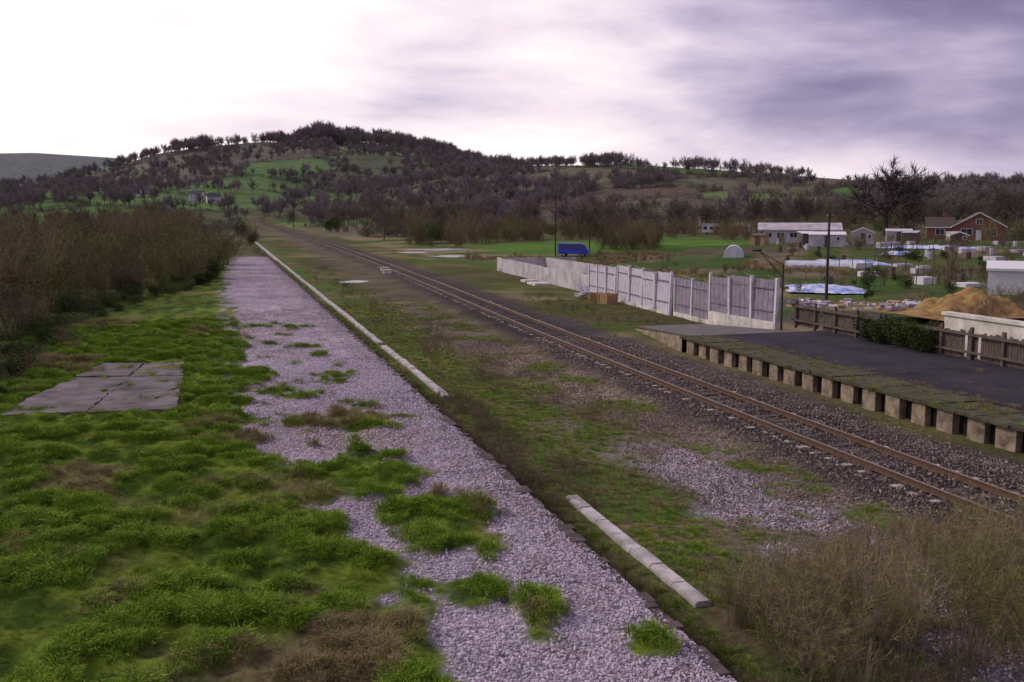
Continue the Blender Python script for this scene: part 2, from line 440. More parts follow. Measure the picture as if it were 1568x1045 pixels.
for (ya,yb) in ((20,37.2),(40.5,48.0)):
    y=ya
    while y<yb:
        mb.box(30.1,30.22,y-.07,y+.07,.7,2.2,0); y+=1.8
    y=ya
    while y<yb-.1:
        if R()<.95: mb.box(30.23,30.255,y,y+.13,.83+U(0,.05),1.98+U(-.1,.08),0)
        y+=.155
    mb.box(30.04,30.1,ya,yb,1.85,1.97,0); mb.box(30.04,30.1,ya,yb,1.1,1.2,0)
mb.obj('timber_picket_fence',[m_bf])
mb=MB(); mb.box(33.0,33.3,26,39.5,.3,2.15,0); mb.box(32.9,33.4,26,39.6,2.15,2.3,0)
mb.obj('low_white_wall',[m_white])

# ---------------- poles, lamp
m_pole=mat('dark_timber_pole',(.06,.05,.045),var=.3,scale=4)
m_cer=mat('ceramic_insulator',(.6,.6,.58),rough=.3,var=.05)
def pole(x,y,h,arms=1):
    z=H(x,y); e=empty('telegraph_pole',(x,y,z)); mb=MB(); mb.tube((0,0,-.3),(0,0,h),.13,.08,8,0,True)
    for k in range(arms):
        zz=h-.3; mb.box(-.3,.3,-.14,-.08,zz-.04,zz+.04,0)
        for xx in (-.25,.25): mb.tube((xx,-.11,zz+.04),(xx,-.11,zz+.16),.03,.03,6,1,True)
    mb.obj('pole_and_arms',[m_pole,m_cer],parent=e)
pole(43.8,65.3,6.9); pole(51.0,150,9.8); pole(56,148,6.5,0)
e=empty('station_lamp_post',(29.0,47.3,.5)); mb=MB()
mb.tube((0,0,0),(0,0,3.7),.06,.045,8,0,True); mb.tube((0,0,3.0),(-1.3,.4,4.5),.03,.025,6,0,True); mb.tube((0,0,3.7),(-1.35,.4,4.45),.025,.02,6,0,True)
mb.tube((-1.6,.5,4.45),(-1.15,.3,4.48),.05,.06,8,0,True)
mb.obj('post_and_bracket',[m_pole],parent=e)

# ---------------- rubble / boxes
m_crate=mat('tan_crate',(.46,.30,.16),var=.25,scale=5)
def crate(x,y,w,d,h,rz,m=m_crate,name='wooden_crate'):
    mb=MB(); n=4
    for i in range(n):
        z0=h*i/n+.01; z1=h*(i+1)/n-.02
        mb.box(-w/2,w/2,-d/2,-d/2+.03,z0,z1); mb.box(-w/2,w/2,d/2-.03,d/2,z0,z1)
        mb.box(-w/2,-w/2+.03,-d/2+.032,d/2-.032,z0,z1); mb.box(w/2-.03,w/2,-d/2+.032,d/2-.032,z0,z1)
    for sx in (-1,1):
        for sy in (-1,1): mb.box(sx*w/2-.05,sx*w/2+.05,sy*(d/2)-.05,sy*(d/2)+.05,0,h+.02)
    mb.box(-w/2+.06,w/2-.06,-d/2+.06,d/2-.06,h*.6,h*.9)
    return mb.obj(name,[m],loc=(x,y,H(x,y)),rz=rz)
crate(28.6,71.5,1.1,.9,.8,.4); crate(28.4,73.6,.8,.8,.7,1.1); crate(29.0,74.6,1.2,.7,.5,.2)
mb=MB()
for i in range(7):
    a=U(-.4,.4); z=.1+i*.04; x=U(-.5,.5); mb.face([(x-1,-.15+a,z),(x+1,-.15-a,z+.1),(x+1,.1-a,z+.1),(x-1,.1+a,z)])
mb.face([(-.2,0,0),(.6,.1,0),(.4,.6,1.1),(-.3,.5,1.1)]); mb.face([(.7,0,0),(1.3,.1,0),(1.2,.6,.9),(.6,.5,.9)])
mb.obj('broken_boards_pile',[m_post],loc=(28.5,76.6,.05),rz=.5)
mb=MB()
for (x,y,w,d,rz) in ((29.6,92,1.6,2.6,.2),(29.8,96,1.2,1.6,.5)):
    mb.box(x-w/2,x+w/2,y-d/2,y+d/2,0.0,.22)
mb.obj('broken_concrete_slabs',[m_white])
def cabinet(x,y):
    mb=MB(); mb.box(-.45,.45,-.3,.3,0,.45); mb.box(-.5,.5,-.35,.35,.45,.52); mb.box(-.2,.2,-.34,-.3,.1,.35)
    mb.obj('trackside_cabinet',[m_white],loc=(x,y,0.02))
cabinet(cx(112)-1.9,112); cabinet(cx(116)-1.5,117)

# ---------------- puddles
m_w,nt,b=newmat('water'); b.inputs['Base Color'].default_value=(.28,.28,.34,1); b.inputs['Roughness'].default_value=.25; b.inputs['Specular IOR Level'].default_value=.6  # pale base colour stands in for the reflection on the puddles
mb=MB()
for (x,y,rx,ry) in ((40,183,6,5),(35.2,156,3,4),(12.6,101,1.4,2.0),(32,172,2.4,3)):
    z=max(H(x+a*rx,y+b_*ry) for a in (-1,-.5,0,.5,1) for b_ in (-1,-.5,0,.5,1))+.0
    mb.face([(x+rx*math.cos(t)*(1+.9*N(math.cos(t)*2+x,math.sin(t)*2,1)),y+ry*math.sin(t)*(1+.9*N(math.cos(t)*2,math.sin(t)*2+x,1)),z) for t in [2*math.pi*k/28 for k in range(28)]])
mb.obj('puddle_water',[m_w])

# ---------------- van
m_blue=mat('blue_paint',(.04,.07,.6),rough=.35,var=.1,spec=.5)
m_glass=mat('dark_glass',(.03,.035,.04),rough=.08,var=.1,spec=.8)
m_tyre=mat('tyre',(.02,.02,.02),var=.1); m_chr=mat('pale_trim',(.5,.5,.5),rough=.4,var=.1)
e=empty('parked_van',(52.5,145.5,H(52.5,145.5)),math.radians(-28))
mb=MB()
pr=[(-2.35,.45),(2.1,.45),(2.35,.6),(2.35,1.0),(2.05,1.2),(1.45,1.95),(1.2,2.08),(-2.2,2.08),(-2.35,1.95)]
for s_ in (-1,1):
    q=[(x,s_*(.92 if z<1.3 else .84),z) for x,z in pr]; mb.face(q if s_<0 else q[::-1],0)
for k in range(len(pr)):
    (xa,za),(xb,zb)=pr[k],pr[(k+1)%len(pr)]; wa=.92 if za<1.3 else .84; wb=.92 if zb<1.3 else .84
    mb.face([(xa,wa,za),(xb,wb,zb),(xb,-wb,zb),(xa,-wa,za)],0)
mb.face([(2.03,.76,1.27),(1.50,.74,1.92),(1.50,-.74,1.92),(2.03,-.76,1.27)],1)
for i in range(len(mb.v)-4,len(mb.v)): mb.v[i]=(mb.v[i][0]+.03,mb.v[i][1],mb.v[i][2]+.01)
for s_ in (-1,1):
    for (xa,xb,xc,xd) in ((.75,1.75,1.35,.75),(-.5,.6,.6,-.5),(-1.95,-.7,-.7,-1.95)):
        mb.face([(xa,s_*.925,1.28),(xb,s_*.925,1.28),(xc,s_*.875,1.85),(xd,s_*.875,1.85)],1)
    for xw in (-1.45,1.45):
        mb.tube((xw,s_*.72,.34),(xw,s_*.95,.34),.34,.34,14,2,True); mb.tube((xw,s_*.95,.34),(xw,s_*.965,.34),.18,.18,10,3,True)
    mb.box(2.33,2.38,s_*.6-.15,s_*.6+.15,.75,.92,3)
mb.box(2.3,2.42,-.88,.88,.45,.58,3); mb.box(-2.42,-2.34,-.88,.88,.45,.58,3)
mb.obj('van_body',[m_blue,m_glass,m_tyre,m_chr],parent=e)

# ---------------- buildings
m_brick=mat('red_brick',(.27,.125,.09),var=.25,scale=6); m_tile=mat('roof_tile',(.10,.075,.068),var=.3,scale=3)
m_wp=mat('white_paint',(.78,.77,.77),var=.08); m_render=mat('white_render',(.72,.72,.70),var=.08); m_slate=mat('slate',(.1,.1,.12),var=.2)
def gable(mb,x0,x1,y0,y1,ze,zr,axis,mw,mr,ov=.35):
    mb.box(x0,x1,y0,y1,-1,ze,mw)
    if axis=='y':
        xm=(x0+x1)/2; s=(zr-ze)/((x1-x0)/2)
        for yy in (y0,y1): mb.face([(x0,yy,ze),(x1,yy,ze),(xm,yy,zr)],mw)
        for sg,xe in ((-1,x0),(1,x1)):
            xo=xe+sg*ov; zo=ze-s*ov
            A=[(xo,y0-ov,zo+.05),(xm,y0-ov,zr+.05),(xm,y1+ov,zr+.05),(xo,y1+ov,zo+.05)]
            mb.face(A,mr); mb.face([(p[0],p[1],p[2]+.14) for p in A],mr)
            mb.face([(xo,y0-ov-.01,zo),(xm,y0-ov-.01,zr),(xm,y0-ov-.01,zr+.24),(xo,y0-ov-.01,zo+.24)],9)
            mb.face([(xo+sg*.01,y0-ov,zo),(xo+sg*.01,y1+ov,zo),(xo+sg*.01,y1+ov,zo+.2),(xo+sg*.01,y0-ov,zo+.2)],9)
    else:
        ym=(y0+y1)/2; s=(zr-ze)/((y1-y0)/2)
        for xx in (x0,x1): mb.face([(xx,y0,ze),(xx,y1,ze),(xx,ym,zr)],mw)
        for sg,ye in ((-1,y0),(1,y1)):
            yo=ye+sg*ov; zo=ze-s*ov
            A=[(x0-ov,yo,zo+.05),(x0-ov,ym,zr+.05),(x1+ov,ym,zr+.05),(x1+ov,yo,zo+.05)]
            mb.face(A,mr); mb.face([(p[0],p[1],p[2]+.14) for p in A],mr)
            mb.face([(x0-ov,yo+.01*sg,zo),(x1+ov,yo+.01*sg,zo),(x1+ov,yo+.01*sg,zo+.2),(x0-ov,yo+.01*sg,zo+.2)],9 if zr>3.5 else mr)
def win(mb,x,z,w,h,y,frame=9,glass=8):
    mb.box(x-w/2-.08,x+w/2+.08,y-.06,y-.005,z-.08,z+h+.08,frame)
    n=2 if w>1 else 1
    for i in range(n):
        a=x-w/2+w*i/n+.04; mb.box(a,a+w/n-.08,y-.085,y-.062,z,z+h,glass)
MS=[m_brick,m_tile,m_render,m_slate,m_board,m_bf,m_crate,m_wall,m_glass,m_wp]
hx,hy=144,164
e=empty('brick_bungalow',(hx,hy,H(hx,hy)),math.radians(-38)); mb=MB()
gable(mb,-4.6,4.6,0,9,2.7,5.3,'y',0,1,.45)
gable(mb,-9.5,-4.62,2.5,9.5,2.5,4.3,'x',0,1)
win(mb,-2.2,1.0,2.0,1.2,0); win(mb,2.2,1.0,2.0,1.2,0); win(mb,0,3.2,1.1,.9,0); win(mb,-7,1.0,1.6,1.1,2.5)
mb.box(-.5,.5,-.07,-.005,-.2,2.0,9); mb.box(-6.5,-5.8,6,6.7,3.8,5.4,0)
mb.obj('house',MS,parent=e)
e=empty('prefab_workshop',(100,158,H(100,158)),math.radians(-30)); mb=MB()
gable(mb,-7,7,0,6,2.3,3.4,'x',4,7)
for k in range(6): win(mb,-5.5+2.2*k,1.0,1.3,.8,0)
mb.box(-6.9,-6.5,-.08,-.01,0,2,5)
mb.obj('workshop',MS,parent=e)
for (x,y,w,rz) in ((118,226,5.0,-28),(124,222,4.2,-28)):
    e=empty('static_caravan',(x,y,H(x,y)),math.radians(rz)); mb=MB()
    mb.box(-w/2,w/2,0,2.6,.45,2.5,9); mb.box(-w/2-.1,w/2+.1,-.1,2.7,2.5,2.62,7); 
    for k in range(3): win(mb,-w/2+.9+k*(w-1.6)/2.2,1.2,.9,.7,0)
    for sx in (-1,1): mb.tube((sx*1.2,.1,.25),(sx*1.2,.3,.25),.28,.28,10,8,True)
    mb.obj('caravan',MS,parent=e)
def shed(name,x,y,w,d,h,hr,rz,mw,mr,axis='y'):
    e=empty(name,(x,y,H(x,y)),math.radians(rz)); mb=MB()
    if hr-h<.45:
        mb.box(-w/2,w/2,0,d,-.5,h,mw)
        for xx in (-w/2,w/2): mb.face([(xx,0,h),(xx,d,h),(xx,d,hr)],mw)
        mb.face([(-w/2,d,h),(w/2,d,h),(w/2,d,hr),(-w/2,d,hr)],mw)
        for dz in (.03,.12): mb.face([(-w/2-.15,-.15,h+dz-.02),(w/2+.15,-.15,h+dz-.02),(w/2+.15,d+.15,hr+dz),(-w/2-.15,d+.15,hr+dz)],mr)
        mb.face([(-w/2-.15,-.15,h+.01),(w/2+.15,-.15,h+.01),(w/2+.15,-.15,h+.1),(-w/2-.15,-.15,h+.1)],mr)
    else: gable(mb,-w/2,w/2,0,d,h,hr,axis,mw,mr,.15)
    mb.box(-.4,.4,-.05,-.005,-.1,min(1.9,h-.05),5)
    if w>2.4: win(mb,w*.3,1.1,.5,.5,0)
    mb.obj('shed_body',MS,parent=e)
shed('garden_shed',106,148,3.6,4,1.9,2.7,-35,7,7); shed('garden_shed',97,150,2.6,3,1.8,2.1,-15,5,9); shed('timber_hut',116,210,3.8,3.5,2.0,2.6,-28,6,5,'x'); shed('garden_shed',93,139,5.5,3,1.9,2.3,-32,7,9,'x')
shed('garden_shed',117,150,2.4,2.4,1.8,2.1,-50,5,7); shed('garden_shed',124,162,4.6,2.6,1.8,2.2,-35,7,4,'x')
shed('white_outbuilding',62,64,7,5,1.9,2.4,-42,2,9,'x'); shed('garden_shed',129,152,2.6,2.6,1.5,1.8,-20,7,7)
shed('garden_shed',88,152,2.4,2.4,1.6,1.9,-50,6,5); shed('garden_shed',114,134,2.6,2.4,1.7,2.2,-36,5,7)
for (x,y,rz) in ((-3,800,10),(-17,812,-20),(-56,830,5)):
    e=empty('white_farmhouse',(x,y,terr(x,y)+(0.5)),math.radians(rz)); mb=MB(); gable(mb,-5,5,0,6,4.6,7.4,'x',2,3)
    for zz in (1,3.2):
        for xx in (-3,0,3): win(mb,xx,zz,1,1.1,0)
    mb.box(-4.6,-3.8,2.6,3.4,6,8.6,2); mb.obj('house',MS,parent=e)
mb=MB()
for k in range(90):
    a=math.radians(U(31,46)); r_=U(95,205); x,y=r_*math.sin(a),r_*math.cos(a); z=H(x,y); t=R()
    if t<.4: mb.box(x,x+U(.8,2.5),y,y+U(.8,2),z,z+U(.3,.7),random.choice((0,1,3)))
    elif t<.7: mb.tube((x,y,z),(x,y,z+.9),.3,.3,8,random.choice((2,3)),True)
    else:
        for j in range(6): mb.box(x+j*1.2,x+j*1.2+.06,y-j*.7,y-j*.7+.06,z-.1,z+U(1.2,1.7),2)
mb.obj('allotment_clutter',[m_post,m_wall,m_bf,m_board])

# ---------------- tarps, polytunnels
m_tarp,nt,b=newmat('blue_white_tarpaulin'); b.inputs['Roughness'].default_value=.4; b.inputs['Specular IOR Level'].default_value=.4
geo=nt.nodes.new('ShaderNodeNewGeometry'); n=nt.nodes.new('ShaderNodeTexNoise'); n.inputs['Scale'].default_value=.9; n.inputs['Detail'].default_value=5; cr=nt.nodes.new('ShaderNodeValToRGB')
cr.color_ramp.elements[0].position=.44; cr.color_ramp.elements[0].color=(.22,.34,.72,1); cr.color_ramp.elements[1].position=.54; cr.color_ramp.elements[1].color=(.72,.75,.84,1)
nt.links.new(geo.outputs['Position'],n.inputs['Vector']); nt.links.new(n.outputs['Fac'],cr.inputs['Fac']); nt.links.new(cr.outputs['Color'],b.inputs['Base Color'])
m_poly=mat('polythene',(.68,.7,.74),rough=.35,var=.15,scale=2,spec=.5)
def tarp(name,x,y,w,d,rz,h,m):
    mb=MB(); nx_,ny_=18,14; base=H(x,y)
    for j in range(ny_+1):
        for i in range(nx_+1):
            a=(i/nx_-.5)*w;b_=(j/ny_-.5)*d; ed=min(1,4*min(i/nx_,1-i/nx_))*min(1,4*min(j/ny_,1-j/ny_))
            mb.v.append((a+U(-.1,.1)+.8*N(b_,x,.5,1),b_+U(-.1,.1)+.8*N(a,y,.4,1),.08+h*ed*(.6+.6*abs(N(a+x,b_,.8,5)))+.1*abs(N(a,b_+y,2.0,2))))
    for j in range(ny_):
        for i in range(nx_):
            q=j*(nx_+1)+i; mb.f.append((q,q+1,q+nx_+2,q+nx_+1)); mb.m.append(0)
    mb.obj(name,[m],loc=(x,y,base),rz=math.radians(rz),smooth=True)
tarp('tarpaulin_sheet',51.5,77,6.4,9,-33,.35,m_tarp); tarp('tarpaulin_sheet',71,102,11,3,-33,.7,m_tarp)
tarp('tarpaulin_sheet',102,126,15,4,-38,.6,m_tarp); tarp('tarpaulin_sheet',86,112,5,2.5,-33,.6,m_tarp)
def tunnel(x,y,r_,L,rz,h):
    mb=MB(); n=12; m=8
    for j in range(m+1):
        for i in range(n+1):
            t=math.pi*i/n; mb.v.append((r_*math.cos(t),L*j/m,h*math.sin(t)*(1+.03*(j%2))))
    for j in range(m):
        for i in range(n): q=j*(n+1)+i; mb.f.append((q,q+1,q+n+2,q+n+1)); mb.m.append(0)
    mb.face([mb.v[i] for i in range(n+1)],0); mb.box(-.35,.35,-.05,-.01,0,h*.75,1)
    mb.obj('polytunnel',[m_poly,m_wp],loc=(x,y,H(x,y)),rz=math.radians(rz),smooth=False)
tunnel(68.5,124.6,1.4,3.2,-30,1.7); tunnel(64,104,1.0,8,-120,.8)

# sand mound + debris
mb=MB(); n=60
for j in range(n+1):
    for i in range(n+1):
        a=(i/n-.5)*9;b_=(j/n-.5)*7; d=max(0.0,math.hypot(a/4.1,b_/3.0)+.3*N(a,b_,.6,14))
        z=1.35*max(0,1-d**1.5)+.3*N(a,b_,.9,4)*sm(1.2,.3,d)+.2*N(a,b_,2.4,4)*sm(1.1,.6,d); mb.v.append((a,b_,z-.06))
for j in range(n):
    for i in range(n): q=j*(n+1)+i; mb.f.append((q,q+1,q+n+2,q+n+1)); mb.m.append(0)
mb.obj('sand_mound',[mat('sand_soil',(.34,.21,.07),var=.5,scale=1.6,bump=.8,dirt=(.13,.09,.04))],loc=(45.8,53.0,.62),smooth=True)
mb=MB()
for k in range(150):
    x=U(-6,6);y=U(-3,3);s_=U(.1,.4); i0=len(mb.v); mb.box(x,x+s_*U(1,2.5),y,y+s_,0,s_*U(.3,.9),random.choice((0,1,2,3)))
    ang=U(0,6.28); T=Matrix.Translation((x,y,0))@Matrix.Rotation(ang,4,'Z')@Matrix.Rotation(U(-.4,.4),4,'X')@Matrix.Translation((-x,-y,0))
    for q in range(i0,len(mb.v)): mb.v[q]=tuple(T@Vector(mb.v[q]))
mb.obj('builders_rubble',[m_wall,m_board2,m_crate,m_post],loc=(43.5,58,.6),rz=math.radians(-30))

# ---------------- vegetation prototypes
def protocoll(name): return bpy.data.collections.new(name)
def rdir(d,ang):
    a=d.orthogonal().normalized(); a.rotate(Matrix.Rotation(U(0,6.283),3,d)); return (d*math.cos(ang)+a*math.sin(ang)).normalized()
def tree_mesh(mb,h=1.0,tw=.006,levels=3,spread=.9,trunk=.28,ntw=7,up=.25,kids=(7,5,5,5),tl=1.0):
    def grow(p,d,L,rad,lev):
        segs=3; pts=[p]; dd=d
        for s_ in range(segs):
            dd=(dd+Vector((U(-.22,.22),U(-.22,.22),U(-.12,.2)))*(.9 if lev>0 else .25)).normalized(); q=p+dd*L/segs
            mb.tube(p,q,rad*(1-.25*s_),rad*(1-.25*(s_+1)),5 if lev==0 else 3,0); p=q; pts.append(p)
        def at(t):
            t*=segs; i=min(segs-1,int(t)); return pts[i].lerp(pts[i+1],t-i)
        if lev<levels:
            n=kids[lev]
            for k in range(n):
                t=(.45 if lev==0 else .25)+ (.55 if lev==0 else .75)*(k+R()*.8)/n; t=min(t,1)
                nd=rdir(dd,U(.45,1.15)*spread if k<n-1 else U(0,.3)); nd=(nd+Vector((0,0,up))).normalized()
                grow(at(t),nd,L*U(.5,.78)*(1.15 if lev==0 else 1),rad*.45,lev+1)
        else:
            for k in range(ntw):
                q=at(U(.1,1)); nd=(rdir(dd,U(.2,1.1))+Vector((0,0,.15))).normalized(); mb.twig(q,q+nd*U(.04,.1)*h*tl,tw*h)
    grow(Vector((0,0,-.02)),Vector((0,0,1)),trunk*h*1.35,.022*h,0)
    zm=max(v[2] for v in mb.v); k=h/zm; mb.v=[(v[0]*k,v[1]*k,v[2]*k) for v in mb.v]
def bush_mesh(mb,h=1.0,stems=16,sub=7,ntw=9,tw=.006,sp=.75,mi2=0,base=.18,th=.008):
    for s_ in range(stems):
        p=Vector((U(-base,base),U(-base,base),-.02)); d=rdir(Vector((0,0,1)),U(.05,sp)); L=h*U(.55,1.0); pts=[p]; dd=d
        for k in range(4):
            dd=(dd+Vector((U(-.2,.2),U(-.2,.2),U(-.05,.15)))).normalized(); q=p+dd*L/4; mb.tube(p,q,th*h*(1-.22*k),th*h*(1-.22*(k+1)),3,0); p=q; pts.append(p)
        for k in range(sub):
            t=U(.2,1)*3.99; i=int(t); a=pts[i].lerp(pts[i+1],t-i); nd=(rdir(dd,U(.3,1.1))+Vector((0,0,.2))).normalized(); l2=U(.12,.3)*h; b_=a+nd*l2; mb.tube(a,b_,th*.5*h,th*.2*h,3,0)
            for m in range(ntw):
                q=a.lerp(b_,U(.1,1)); n3=rdir(nd,U(.2,1.2)); mb.twig(q,q+n3*U(.04,.13)*h,tw*h,mi2 if R()<.5 else 0)
def leaf_mesh(mb,nl=900,size=.05,mi=0):
    lob=[(Vector((U(-.3,.3),U(-.3,.3),U(.25,.7))),U(.2,.36)) for _ in range(9)]
    for k in range(nl):
        c,rr=random.choice(lob); d=Vector((random.gauss(0,1),random.gauss(0,1),random.gauss(0,1))).normalized(); p=c+d*rr*U(.55,1.05)
        if p.z<0: p.z=abs(p.z)*.3
        a=Vector((U(-1,1),U(-1,1),U(-1,1))).normalized()*size*U(.6,1.2); b_=a.orthogonal().normalized()*size*.6
        mb.face([p-a,p+b_,p+a,p-b_],mi)
def tuft_mesh(mb,n=45,h=.22,spread=.14,w=.012,lean=.7):
    for k in range(n):
        a=U(0,6.283); rr=spread*math.sqrt(R()); p=Vector((rr*math.cos(a),rr*math.sin(a),-.02)); d=Vector((math.cos(a),math.sin(a),0)); L=h*U(.5,1.1); ln=lean*U(.2,1.2)
        s_=Vector((-d.y,d.x,0))*w*.5; m=p+Vector((0,0,L*.6))+d*L*ln*.3; e_=p+Vector((0,0,L*(.95-.35*ln)))+d*L*ln*.9
        i=len(mb.v); mb.v.extend([tuple(p-s_),tuple(p+s_),tuple(m+s_*.8),tuple(m-s_*.8),tuple(e_)]); mb.f.append((i,i+1,i+2,i+3)); mb.f.append((i+3,i+2,i+4)); mb.m.extend([0,0])
def stone_mesh(mb):
    import bmesh
    bm=bmesh.new(); bmesh.ops.create_icosphere(bm,subdivisions=1,radius=.5)
    sx,sy,sz=U(.8,1.3),U(.6,1),U(.5,.8)
    for v in bm.verts: v.co=Vector((v.co.x*sx*U(.8,1.2),v.co.y*sy*U(.8,1.2),v.co.z*sz*U(.8,1.2)))
    bm.verts.ensure_lookup_table(); mb.v=[tuple(v.co) for v in bm.verts]; mb.f=[tuple(v.index for v in f.verts) for f in bm.faces]; mb.m=[0]*len(mb.f); bm.free()
def proto(cname,fn,n,mats,base):
    c=protocoll(cname)
    for i in range(n):
        mb=MB(); fn(mb); mb.obj(base,mats,coll=c)
    return c
m_far=randmat('bare_wood_hazed',[(.22,.18,.20),(.28,.22,.215),(.17,.15,.16),(.25,.21,.185),(.15,.165,.13)])  # twig colours lightened to paint in distance haze on the hill
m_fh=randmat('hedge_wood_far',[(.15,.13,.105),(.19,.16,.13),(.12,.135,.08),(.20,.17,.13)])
m_mid=randmat('bare_wood_mid',[(.12,.095,.08),(.20,.155,.115),(.15,.13,.10),(.23,.19,.135)])
m_thk=randmat('thicket_twigs',[(.14,.11,.07),(.23,.17,.11),(.17,.155,.065),(.24,.21,.10),(.12,.09,.06)])
m_ev=randmat('dark_evergreen',[(.035,.055,.018),(.065,.095,.024),(.075,.09,.028)])
m_olv=randmat('olive_willow_leaf',[(.12,.13,.04),(.16,.155,.05),(.095,.11,.032)])
m_gr=randmat('grass_green',[(.09,.20,.012),(.17,.29,.025),(.26,.35,.04),(.12,.23,.016)])
m_dry=randmat('grass_dry',[(.23,.175,.09),(.34,.26,.14),(.18,.16,.055),(.29,.25,.11)])
m_brm=randmat('bramble_twigs',[(.14,.10,.08),(.22,.165,.115),(.11,.105,.045)])
m_tw=randmat('pale_twigs',[(.24,.185,.13),(.32,.25,.175),(.19,.16,.08)])
m_bud=randmat('spring_buds',[(.25,.25,.055),(.33,.30,.075),(.2,.22,.045)])
m_stp=randmat('pale_gravel_stone',[(.47,.39,.45),(.62,.54,.60),(.74,.67,.72),(.34,.27,.29)])
m_std=randmat('ballast_stone',[(.105,.083,.08),(.22,.165,.13),(.30,.235,.185),(.14,.115,.11),(.5,.42,.35)])
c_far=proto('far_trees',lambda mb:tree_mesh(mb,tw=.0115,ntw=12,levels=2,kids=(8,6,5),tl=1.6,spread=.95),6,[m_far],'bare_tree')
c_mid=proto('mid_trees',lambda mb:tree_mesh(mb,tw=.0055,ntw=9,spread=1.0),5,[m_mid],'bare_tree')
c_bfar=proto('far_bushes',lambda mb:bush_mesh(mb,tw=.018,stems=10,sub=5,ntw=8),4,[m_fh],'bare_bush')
c_thk=proto('thicket',lambda mb:bush_mesh(mb,tw=.006,stems=18,sub=9,ntw=10),6,[m_thk],'bare_bush')
c_ev=proto('evergreen',lambda mb:leaf_mesh(mb,1300,.035),4,[m_ev],'evergreen_bush')
c_olv=proto('willow',lambda mb:(bush_mesh(mb,tw=.006,stems=10,sub=5,ntw=6),leaf_mesh(mb,800,.02)),3,[m_olv],'willow_bush')
c_gr=proto('green_tufts',lambda mb:tuft_mesh(mb,h=.17,spread=.16,n=50,w=.012,lean=.9),5,[m_gr],'grass_tuft')
c_dry=proto('dry_tufts',lambda mb:tuft_mesh(mb,n=38,h=.26,w=.009,lean=.9),4,[m_dry],'dry_grass_tuft')
c_brm=proto('brambles',lambda mb:bush_mesh(mb,stems=18,sub=7,ntw=7,tw=.009,sp=1.2,base=.3,th=.006),4,[m_brm],'bramble')
c_shr=proto('shrubs',lambda mb:bush_mesh(mb,stems=30,sub=9,ntw=9,tw=.0048,sp=.5,mi2=1,base=.3,th=.004),3,[m_tw,m_bud],'bare_shrub')
c_stk=proto('stalks',lambda mb:tuft_mesh(mb,n=60,h=1.0,w=.009,spread=.35,lean=.5),3,[m_tw],'dry_weed_stalks')
c_stp=proto('pale_stones',stone_mesh,5,[m_stp],'gravel_stone')
c_std=proto('ballast_stones',stone_mesh,5,[m_std],'ballast_stone')

def scatter(name,coll,pts):
    if not pts: return
    me=bpy.data.meshes.new(name); me.from_pydata([p[:3] for p in pts],[],[])
    a=me.attributes.new('scl','FLOAT_VECTOR','POINT'); fl=[]
    for p in pts:
        s_=p[3]; 
        if isinstance(s_,tuple): fl.extend(s_)
        else: fl.extend((s_,s_,s_))
    a.data.foreach_set('vector',fl)
    a=me.attributes.new('rot','FLOAT_VECTOR','POINT'); fl=[]
    for p in pts: fl.extend((p[4] if len(p)>4 else 0,p[5] if len(p)>5 else 0,U(0,6.283)))
    a.data.foreach_set('vector',fl)
    a=me.attributes.new('idx','INT','POINT'); a.data.foreach_set('value',[random.randrange(100) % max(1,len(coll.objects)) for _ in pts])
    o=bpy.data.objects.new(name,me); scene.collection.objects.link(o)
    ng=bpy.data.node_groups.new(name+'_nodes','GeometryNodeTree')
    ng.interface.new_socket(name='Geometry',in_out='INPUT',socket_type='NodeSocketGeometry'); ng.interface.new_socket(name='Geometry',in_out='OUTPUT',socket_type='NodeSocketGeometry')
    nn=ng.nodes.new; gi=nn('NodeGroupInput'); go=nn('NodeGroupOutput'); ip=nn('GeometryNodeInstanceOnPoints'); ci=nn('GeometryNodeCollectionInfo')
    ci.inputs['Collection'].default_value=coll; ci.inputs['Separate Children'].default_value=True; ci.inputs['Reset Children'].default_value=True
    ip.inputs['Pick Instance'].default_value=True
    def na(nm,t):
        x=nn('GeometryNodeInputNamedAttribute'); x.data_type=t; x.inputs['Name'].default_value=nm; return x.outputs['Attribute']
    L=ng.links.new
    L(gi.outputs[0],ip.inputs['Points']); L(ci.outputs[0],ip.inputs['Instance']); L(na('idx','INT'),ip.inputs['Instance Index'])
    L(na('rot','FLOAT_VECTOR'),ip.inputs['Rotation']); L(na('scl','FLOAT_VECTOR'),ip.inputs['Scale']); L(ip.outputs[0],go.inputs[0])
    md=o.modifiers.new('scatter','NODES'); md.node_group=ng
    return o
def pol(az,r): a=math.radians(az); return r*math.sin(a),r*math.cos(a)

